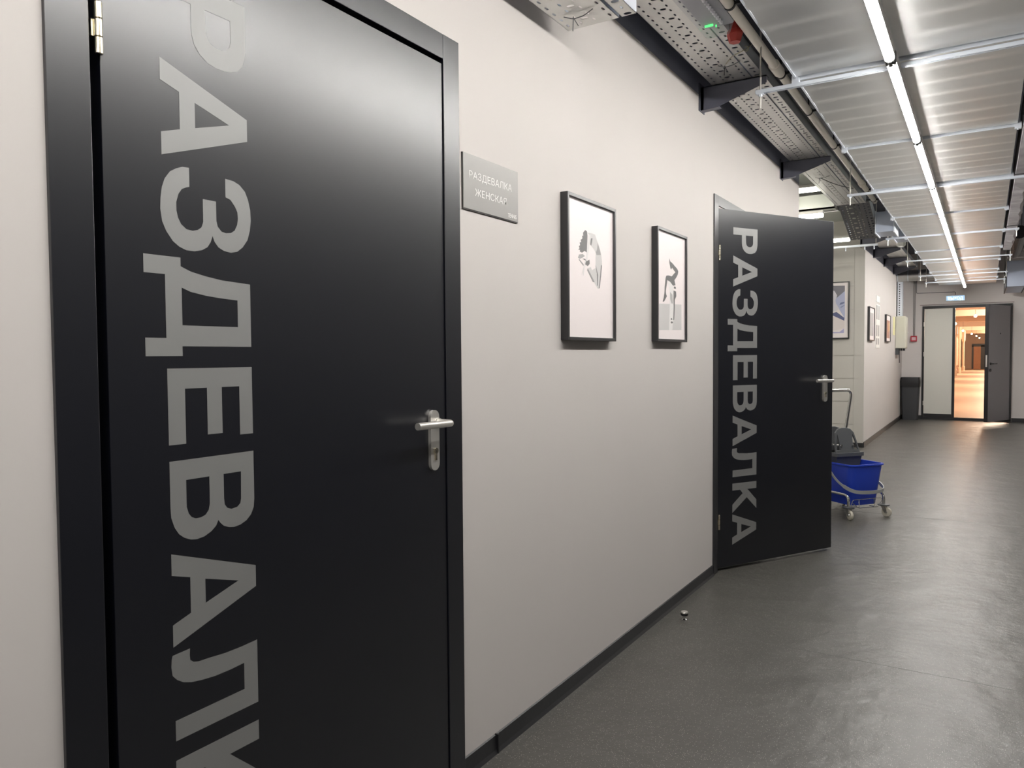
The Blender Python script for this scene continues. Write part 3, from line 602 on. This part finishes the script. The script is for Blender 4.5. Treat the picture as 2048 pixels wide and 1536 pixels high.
# dark cable bundle beside the pipe
cb = MB()
for k in range(5):
    pts = [(.335+.008*k+.01*math.sin(j*1.3+k), 3.9+j*.3, 2.66+.015*math.sin(j*.9+k*2)) for j in range(12)]
    cb.tube(pts, .006, 6)
tag(cb.build('cable_bundle', 'black', smooth=True), 'bundle of dark cables between tray and plastic pipe', 'cables')

# emergency luminaire and sounder
el = thing('emergency_light', 'clear-lidded emergency lamp with a green indicator under the cable tray', 'emergency light', (.315, 2.62, 2.598))
MB().poly([rnd(0, .27, .125, .54, .02)], lambda a, b, t: (a, b, -.012+t), .012).build('base_tray', 'lamp_base', el, bevel=.002)
lid = MB(); o1 = rnd(0, .27, .125, .54, .02); o2 = rnd(0, .27, .100, .515, .018); n = len(o1)
lid.add([(a, b, -.012) for a, b in o1]+[(a, b, -.058) for a, b in o2], [(i, (i+1) % n, n+(i+1) % n, n+i) for i in range(n)]+[tuple(range(n, 2*n))])
lid.build('clear_lid', 'clear', el, smooth=True)
q = MB()
for i in range(19): q.lathe([(.001, -.026), (.0065, -.022), (.008, -.0125)], (.018, .045+i*.025, 0), 8)
q.build('led_row', 'led_dot', el)
MB().box((-.052, .500, -.020), (-.018, .506, -.0125)).lathe([(.003, -.020), (.003, -.0125)], (-.010, .52, 0), 10).build('indicator', 'green_led', el)
so = thing('alarm_sounder', 'red faceted alarm sounder beside the emergency lamp', 'alarm', (.346, 3.27, 2.64))
MB().lathe([(.024, -.090), (.034, -.058), (.034, -.042), (.024, -.038), (.024, 0)], seg=6).build('cone', 'red', so)
MB().lathe([(.025, 0), (.025, .03)], seg=12).build('base', 'red', so)
MB().box((-.004, -.004, .03), (.004, .004, ZC-2.64)).build('hanger', 'zinc', so)

# sheet boxes and detector near the end of the trays
bxx = thing('damper_box', 'square blue-grey sheet metal box left of the duct, past the sloping tray', 'junction box', (.43, 8.05, 2.385))
MB().box((-.075, 0, 0), (.075, .35, .195)).build('body', 'bluebox', bxx, bevel=.003)
MB().box((-.085, -.006, -.01), (-.075, .36, .205)).box((.075, -.006, -.01), (.085, .36, .205)).build('flange', 'zinc', bxx)
MB().box((-.005, .1, .19), (.005, .11, ZC-2.375)).build('hanger', 'zinc', bxx)
bx2 = thing('branch_duct', 'small blue-grey branch duct joining the left side of the ceiling duct', 'air duct', (.47, 8.85, 2.44))
MB().box((-.045, 0, 0), (.075, .5, .12)).build('body', 'bluebox', bx2, bevel=.003)
MB().box((-.055, -.01, -.01), (-.045, .5, .13)).build('flange', 'zinc', bx2)
dt = thing('ceiling_sensor', 'pale hexagonal sensor hanging below the dark ceiling near the far wall', 'sensor', (.425, 9.75, 2.44))
MB().lathe([(.030, 0), (.048, .018), (.050, .05), (.03, .06)], seg=6).build('body', 'white', dt)
MB().tube([(0, 0, .055), (0, 0, ZC-2.44)], .006, 8).build('hanger', 'black', dt)
rr = thing('cross_rail', 'slotted steel rail with bolts crossing the side hall opening at ceiling height', 'support rail', (-3.8, 9.85, 2.493))
MB().box((0, 0, 0), (3.97, .03, .024)).build('channel', 'zinc', rr)
for x in (3.40, 3.62, 3.83, 3.93): MB().tube([(x, .015, -.04), (x, .015, 0)], .006, 8).build('bolt', 'zinc', rr)
MB().tube([(3.95, .015, 0), (3.95, .015, .55)], .004, 8).build('threaded_rod', 'steel', rr)

sp_ = thing('spiral_duct', 'round spiral metal duct crossing above the grey cabinet in the far corner', 'air duct', (-.06, 14.75, 2.56))
q = MB().tube([(0, 0, 0), (.59, 0, 0)], .095, 24); q.build('body', 'spiral', sp_, smooth=True)
for x in (.0, .16, .33, .575): MB().tube([(x, 0, 0), (x+.012, 0, 0)], .098, 24).build('seam_ring', 'zinc', sp_, smooth=True)
MB().box((.3, -.005, .09), (.31, .005, ZC-2.56)).build('hanger', 'zinc', sp_)
# right of the duct
lg = MB(); pts = []; n = 60
for i in range(n+1):
    y = .5+10.0*i/n; w1 = 1.500+.018*random.random()+(.02 if i % 9 == 0 else 0); z0 = 2.405+.012*random.random()
    pts += [(1.418, y, z0), (w1-.02, y, z0-.008*random.random()), (w1, y, z0+.03+.01*random.random()), (w1, y, 2.60), (1.418, y, 2.60)]
fs = [(i*5+k, i*5+(k+1) % 5, (i+1)*5+(k+1) % 5, (i+1)*5+k) for i in range(n) for k in range(5)]+[(0, 1, 2, 3, 4), tuple(n*5+k for k in (4, 3, 2, 1, 0))]
lg.add(pts, fs); o = lg.build('lagged_pipe', 'lagging')
tag(o, 'pipe wrapped in frayed grey lagging along the right of the duct', 'insulated pipe')
for i, y in enumerate((1.2, 3.6, 6.0, 8.4, 10.4)):
    o = MB().box((1.505, y, 2.60), (1.515, y+.01, ZC)).box((1.41, y, 2.390), (1.53, y+.012, 2.394)).box((1.525, y, 2.390), (1.53, y+.012, 2.61)).box((1.505, y, 2.605), (1.53, y+.012, 2.61))
    tag(o.build('lagging_hanger', 'black'), 'dark strap hanger of the lagged pipe right of the duct, '+('behind us', 'nearest ahead', 'second ahead', 'third ahead', 'furthest')[i], 'pipe hanger', 'hangers of the lagged pipe')
fd = thing('flexible_duct', 'black ribbed round duct right of the big duct near the far end', 'air duct', (1.575, 10.6, 2.62))
q = MB(); pts = []; rs = []
for i in range(31): pts.append((0, 2.1*i/30, 0)); rs.append(.085 if i % 2 else .078)
q.tube(pts, rs, 20); q.build('ribbed_body', 'black', fd)
MB().box((-.004, 1, .08), (.004, 1.01, ZC-2.62)).build('hanger', 'zinc', fd)
bm_ = MB().box((1.505, 12.9, 2.575), (2.15, 13.1, 2.66)); tag(bm_.build('cross_beam', 'lagging'), 'grey beam crossing right of the duct beyond the black round duct', 'beam')
ed = thing('end_duct', 'shiny square duct end hanging at upper right beside the far door', 'air duct', (1.52, 14.1, 2.245))
MB().box((0, 0, 0), (.235, 1.5, .40)).build('body', 'bluebox', ed, bevel=.004)
MB().box((-.012, -.01, -.012), (.0, 1.5, .41)).box((.235, -.01, -.012), (.247, 1.5, .41)).build('flange', 'black', ed)

# side hall lights ------------------------------------------------------
hl = None
for i, (x1, y, z, lab) in enumerate(((.03, 7.25, 2.685, 'tube light across the side hall, the highest one seen above the ajar door'), (-.40, 8.75, 2.70, 'tube light across the side hall, behind the round metal duct'),
                                     (-.02, 7.45, 2.48, 'bright thick tube light across the side hall, its end just above the ajar door'), (-.04, 9.20, 2.48, 'tube light across the side hall beside the sloping tray, near the blockwork wall'))):
    if hl is None:
        hl = thing('hall_light', lab, 'light', (x1, y, z), group='tube lights of the side hall'); o = hl
        MB().box((-1.5, -.03, 0), (0, .03, .035)).build('diffuser', 'hall_tube', hl, bevel=.01)
        MB().box((-1.5, -.03, .0355), (0, .03, .06)).build('housing', 'housing', hl)
    else:
        o = thing('hall_light', lab, 'light', (x1, y, z), group='tube lights of the side hall')
        for q_ in hl.children:
            if 'rod' not in q_.name:
                c_ = q_.copy(); C.objects.link(c_); c_.parent = o
    for x in (-.35, -1.2): MB().tube([(x, 0, .06), (x, 0, 2.95-z)], .004, 6).build('suspension_rod', 'zinc', o)
cv = MB().box((-.605, 7.62, 2.72), (-.6, 7.625, 2.948)).box((-2.4, 7.62, 2.72), (-2.395, 7.625, 2.948)).box((-3.5, 7.60, 2.585), (.05, 7.64, 2.72)).box((-3.5, 7.60, 2.585), (.05, 7.72, 2.595)); tag(cv.build('cable_trunking', 'hall_paint'), 'long pale trunking across the side hall between two tube lights', 'trunking')
hd = MB().tube([(-3.5, 8.3, 2.80), (-.02, 8.3, 2.80)], .13, 24).box((-.285, 8.29, 2.92), (-.275, 8.30, 2.948)); tag(hd.build('hall_duct', 'spiral', smooth=True), 'round metal duct crossing the side hall under its pale ceiling', 'air duct')

# ------------------------------------------------------------------ far end: door, signs, bin, cabinet
d3 = thing('door_3', 'pale and grey metal double door in a black frame at the far end, right half open', None, (0, 0, 0), kind=S)
MB().box((.262, YE-.02, 0), (.293, YE+.12, 2.080)).box((1.617, YE-.02, 0), (1.648, YE+.12, 2.080)).box((.293, YE-.02, 2.034), (1.617, YE+.12, 2.080)).box((.293, YE-.01, 0), (1.617, YE+.12, .045)).build('door_frame', 'black', d3)
lf = MB().box((.296, YE+.0, .047), (.742, YE+.05, 2.031)).build('door_leaf', 'leaf_pale', d3); lf['label'] = 'pale fixed leaf'
MB().box((.296, YE-.003, .047), (.742, YE-.0005, .105)).build('kick_strip', 'black', lf)
MB().box((.743, YE-.012, .047), (.786, YE+.05, 2.031)).build('mullion', 'black', d3)
for z in (.3, 1.75, 1.2): MB().lathe([(.008, -.04), (.008, .04)], (.290, YE-.024, z), 8).build('hinge', 'steel', d3)
lf = MB().box((-.83, -.028, 0), (0, .028, 1.985)).build('door_leaf', 'leaf_grey', d3); lf['label'] = 'dark grey leaf standing open'
lf.location = (1.612, YE-.045, .048); lf.rotation_euler = (0, 0, R_(66))
MB().box((-.836, -.030, 0), (-.831, .030, 1.985)).build('edge_strip', 'black', lf)
MB().box((-.841, -.012, .93), (-.8365, .012, 1.13)).build('lock_plate', 'steel', lf)
hs = MB().lathe([(.020, 0), (.020, .010)], (-.76, -.038, .985), 14, 'y'); hs.tube(bend([(-.76, -.03, .985), (-.76, -.075, .985), (-.63, -.075, .985)], .01), .009, 10); hs.build('lever_handle', 'black', lf)
MB().lathe([(.026, 0), (.026, .012)], (-.765, -.040, .875), 14, 'y').build('lock_rose', 'black', lf)
MB().lathe([(.012, 0), (.012, .006)], (-.42, -.034, 1.50), 12, 'y').build('peephole', 'black', lf)
MB().box((-.05, -.034, 0), (0, -.029, 1.985)).build('hinge_edge', 'black', lf)

ex = thing('exit_sign', 'lit pale blue exit sign above the far door', 'sign', (.626, YE, 2.152))
MB().box((0, -.035, 0), (.314, 0, .112)).build('case', 'white', ex, bevel=.003)
MB().box((.016, -.037, .014), (.298, -.0352, .098)).build('lit_face', 'exit', ex)
text_mesh('ВЫХОД', .235, .055, lambda a, b, t: (.040+a, -.037-t, .028+b), 'lettering', 'exit_text', ex, bold=.015)
cbm = MB().tube(bend([(.782, YE-.008, 2.264), (.782, YE-.008, 2.32), (.16, YE-.008, 2.325), (.16, YE-.008, 2.62)], .02), .005, 8)
tag(cbm.build('sign_cable', 'grey_plastic', smooth=True), 'thin cable from the exit sign up the end wall', 'cable')
cp = thing('fire_call_point', 'red fire alarm call point on the end wall between cabinet and door', 'fire alarm', (.074, YE, 1.437))
MB().box((0, -.05, 0), (.104, 0, .104)).build('case', 'red2', cp, bevel=.004)
MB().box((.018, -.053, .022), (.086, -.0505, .080)).build('front_window', 'pink', cp)
for dx, lab in ((.045, 'left'), (.066, 'right')):
    c_ = MB().tube([(.074+dx, YE-.012, 1.545), (.074+dx, YE-.012, 2.55)], .0035, 8)
    tag(c_.build('alarm_cable', 'red2' if False else 'grey_plastic', smooth=True), lab+'hand one of the two thin cables rising from the red call point', 'cable', 'cables above the call point')
ec = thing('electrical_cabinet', 'pale grey-green electrical cabinet high on the wall in the far corner', 'cabinet', (-.07, 14.60, 1.305))
MB().box((0, 0, 0), (.155, .38, .555)).build('body', 'cab', ec, bevel=.012)
MB().box((.156, .015, .02), (.162, .365, .535)).build('door', 'cab', ec, bevel=.003)
MB().lathe([(.010, 0), (.010, .012)], (.163, .34, .28), 10, 'x').build('latch', 'white', ec)
for i in range(3): MB().lathe([(.018, -.04), (.018, 0)], (.05+.04*i, .08, 0), 10).build('cable_gland', 'black', ec)
MB().box((.0, .03, -.11), (.055, .12, 0)).build('cable_duct', 'grey_plastic', ec)
MB().tube([(.06, .05, -.04), (.065, .05, -.25)], .006, 8).build('hanging_cable', 'black', ec)
vt = thing('riser_tray', 'vertical perforated tray rising from the grey-green cabinet to the ceiling', 'cable tray', (-.07, 14.72, 1.862))
MB().box((.012, 0, 0), (.10, .004, .595)).box((.012, 0, 0), (.016, .10, .595)).box((.096, 0, 0), (.10, .10, .595)).build('channel', 'zinc', vt)
q = MB()
for i in range(14): q.box((.04, -.001, .02+i*.04), (.056, .0, .04+i*.04))
q.build('slot', 'black', vt); MB().box((0, .0, 0), (.010, .06, .595)).build('cables', 'black', vt)
ys = MB().box((-.07, 14.20, 1.53), (-.066, 14.50, 1.84)); ys.lathe([(.03, 0), (.03, .004)], (-.066, 14.35, 1.58), 14, 'x')
tag(ys.build('wall_sticker', 'yellow'), 'upright yellow safety sticker on the wall beside the electrical cabinet', 'sign')
bn = thing('litter_bin', 'tall charcoal plastic bin with a liner, in the far corner left of the end door', 'bin', (.095, 15.66, 0))
def frustum(w0, d0, w1, d1, z0, z1, r0=.03): return rnd(0, 0, w0, d0, r0), rnd(0, 0, w1, d1, r0), z0, z1
def loft(rings, capb=True, capt=True):
    mb = MB(); n = len(rings[0][0]); vs = [(a, b, z) for rg, z in rings for a, b in rg]
    fs = [(i*n+k, i*n+(k+1) % n, (i+1)*n+(k+1) % n, (i+1)*n+k) for i in range(len(rings)-1) for k in range(n)]
    if capb: fs.append(tuple(range(n))[::-1])
    if capt: fs.append(tuple((len(rings)-1)*n+k for k in range(n)))
    return mb.add(vs, fs)
loft([(rnd(0,0,.25,.23,.03),0),(rnd(0,0,.30,.27,.03),.66)]).build('body', 'bin', bn, smooth=True)
loft([(rnd(0,0,.315,.285,.03),.66),(rnd(0,0,.32,.29,.03),.70),(rnd(0,0,.30,.27,.03),.78)]).build('lid', 'black', bn, smooth=True)
loft([(rnd(0,0,.312,.282,.03),.60),(rnd(0,0,.318,.288,.03),.665)], False, False).build('liner', 'black', bn)

# ------------------------------------------------------------------ door stop
ds = thing('floor_door_stop', 'small steel mushroom door stop screwed to the dark floor', 'door stop', (.105, 3.335, 0))
MB().lathe([(.013, 0), (.013, .003), (.0075, .006), (.0075, .022)], seg=20).build('stem', 'chrome', ds, smooth=True)
MB().lathe([(.0165, .022), (.0175, .026), (.0175, .033)], seg=24).build('rubber_ring', 'black', ds, smooth=True)
MB().lathe([(.0170, .033), (.0170, .036), (.0145, .0395), (.001, .040)], seg=24).build('cap', 'steel', ds, smooth=True)

# ------------------------------------------------------------------ mop trolley
tr = thing('mop_trolley', 'blue mop bucket with grey wringer on a chrome trolley behind the ajar door', 'cleaning trolley', (.372, 6.25, 0), R_(-38.9))
hx, hy = .20, .165
bk = loft([(rnd(.0,0,.36,.25,.045),.095),(rnd(.0,0,.365,.255,.045),.10),(rnd(0,0,.43,.315,.05),.385),(rnd(0,0,.455,.335,.055),.392),(rnd(0,0,.455,.335,.055),.402),(rnd(0,0,.425,.31,.05),.402),(rnd(0,0,.36,.25,.045),.12)], True, True)
bk.build('bucket', 'blue', tr, smooth=True)
fr = MB()
for sy in (-1, 1):
    fr.tube(bend([(-hx, sy*hy, .088), (-hx, sy*hy, .178), (hx, sy*hy, .178), (hx, sy*hy, .088)], .06), .0105, 12)
fr.tube([(-hx, -hy, .115), (-hx, hy, .115)], .0085, 12)
fr.build('chassis_tube', 'chrome', tr, smooth=True)
rk = MB()
rk.tube(bend([(hx+.005, -hy+.01, .088), (hx+.012, -hy+.03, .145), (hx+.012, hy-.03, .145), (hx+.005, hy-.01, .088)], .015), .0028, 8)
rk.tube(bend([(hx+.01, -hy+.03, .12), (hx+.02, -.09, .082), (hx+.02, .09, .082), (hx+.01, hy-.03, .12)], .015), .0028, 8)
for y in (-.08, .06): rk.tube(bend([(hx+.012, y, .145), (hx+.016, y, .083), (hx-.03, y, .083)], .01), .0028, 8)
rk.build('wire_rack', 'chrome', tr, smooth=True)
for cx_, cy_, a in ((hx, -hy, -15), (hx, hy, 20), (-hx, hy, 150), (-hx, -hy, 10)):
    cs = MB()
    cs.lathe([(.040, .083), (.042, .086), (.042, .092), (.012, .096)], (cx_, cy_, 0), 24)
    co = cs.build('bumper_disc', 'grey_plastic', tr, smooth=True)
    ca, sa = math.cos(R_(a)), math.sin(R_(a)); T = Matrix.Translation((cx_, cy_, 0)) @ Matrix.Rotation(R_(a), 4, 'Z')
    fk = MB()
    for s_ in (-1, 1): fk.hexa([T @ Vector(p) for p in ((.012, s_*.0145-.0015, .03), (.034, s_*.0145-.0015, .03), (.034, s_*.0145+.0015, .03), (.012, s_*.0145+.0015, .03))], [T @ Vector(p) for p in ((-.018, s_*.0145-.0015, .080), (.018, s_*.0145-.0015, .080), (.018, s_*.0145+.0015, .080), (-.018, s_*.0145+.0015, .080))])
    fk.box((-.018, -.016, .077), (.018, .016, .083), 0, T); fk.build('fork', 'chrome', tr)
    wh = MB(); seg = 24; prof = [(.012, -.0105), (.026, -.0105), (.033, -.0095), (.036, -.006), (.036, .006), (.033, .0095), (.026, .0105), (.012, .0105)]
    vs = [T @ Vector((.023+r*math.cos(2*math.pi*k/seg), h, .036+r*math.sin(2*math.pi*k/seg))) for r, h in prof for k in range(seg)]
    fs = [(i*seg+k, i*seg+(k+1) % seg, (i+1)*seg+(k+1) % seg, (i+1)*seg+k) for i in range(7) for k in range(seg)]+[tuple(range(seg)), tuple(7*seg+k for k in range(seg))]
    wh.add(vs, fs); wo = wh.build('wheel', 'cream', tr, smooth=True)
    hb = MB(); vs = [T @ Vector((.023+r*math.cos(2*math.pi*k/16), h, .036+r*math.sin(2*math.pi*k/16))) for r, h in ((.006, -.018), (.011, -.0115), (.011, .0115), (.006, .018)) for k in range(16)]
    hb.add(vs, [(i*16+k, i*16+(k+1) % 16, (i+1)*16+(k+1) % 16, (i+1)*16+k) for i in range(3) for k in range(16)]+[tuple(range(16)), tuple(48+k for k in range(16))]); hb.build('hub', 'chrome', wo, smooth=True)
# bail of the bucket: flat plastic strap
pts = bend([(-.02, -.172, .375), (.10, -.182, .265), (.235, -.155, .205), (.262, 0, .200), (.235, .155, .205), (.10, .182, .265), (-.02, .172, .375)], .07, 6)
bl = MB(); n = len(pts)
for i, p in enumerate(pts):
    d = (pts[min(i+1, n-1)]-pts[max(i-1, 0)]).normalized(); o_ = Vector((d.y, -d.x, 0)).normalized(); u_ = Vector((0, 0, 1)) - d*d.z; u_.normalize()
    hh = .0125 if 6 < i < n-7 else .008
    bl.v += [tuple(p+o_*a+u_*b_) for a, b_ in ((-.003, -hh), (.003, -hh), (.003, hh), (-.003, hh))]
bl.f = [(i*4+k, i*4+(k+1) % 4, (i+1)*4+(k+1) % 4, (i+1)*4+k) for i in range(n-1) for k in range(4)]+[(0,1,2,3), tuple((n-1)*4+k for k in (3,2,1,0))]; bl.mi = [0]*len(bl.f)
bl.build('carry_handle', mat('pale_grey_plastic', (.33, .34, .34), .4), tr, smooth=True)
# wringer
wr = MB()
wr.hexa([(-.16, -.095, .23), (.0, -.095, .23), (.0, .095, .23), (-.16, .095, .23)], [(-.19, -.12, .445), (.03, -.12, .445), (.03, .12, .445), (-.19, .12, .445)])
wro = wr.build('wringer_basket', 'grey_plastic', tr, bevel=.004)
col = MB(); o1, o2 = rnd(-.08, 0, .25, .27, .02), rnd(-.08, 0, .21, .23, .015)
col.poly([o1, o2], lambda a, b, t: (a, b, .44+t), .028); col.build('collar', 'grey_plastic', tr, bevel=.003)
def plate(x, lean):
    o = [(-.115, 0), (-.103, .09), (-.088, .150), (-.06, .178), (-.02, .188), (.02, .188), (.06, .178), (.088, .150), (.103, .09), (.115, 0)]
    i_ = [(-.100, .022), (-.090, .085), (-.072, .138), (-.064, .085), (-.066, .022)]; j_ = [(a*-1, b) for a, b in i_]
    return MB().poly([o, i_, j_], lambda a, b, t: (x+lean*b+t, a, .465+b), .014)
plate(.0, -.25).build('press_plate', 'grey_plastic', tr, bevel=.003)
plate(-.16, .0).build('back_plate', 'grey_plastic', tr, bevel=.003)
q = MB()
for y in (-.055, .055): q.tube([(-.17, y, .52), (.01, y, .52)], .009, 10)
q.build('press_rod', 'chrome', tr, smooth=True)
MB().tube(bend([(-.19, .15, .46), (-.18, .155, .62), (-.15, .185, .935), (-.15, -.185, .935), (-.18, -.155, .62), (-.19, -.15, .46)], .05), .0125, 12).tube([(-hx, .15, .115), (-.19, .15, .47)], .010, 12).tube([(-hx, -.15, .115), (-.19, -.15, .47)], .010, 12).build('push_handle', 'chrome', tr, smooth=True)
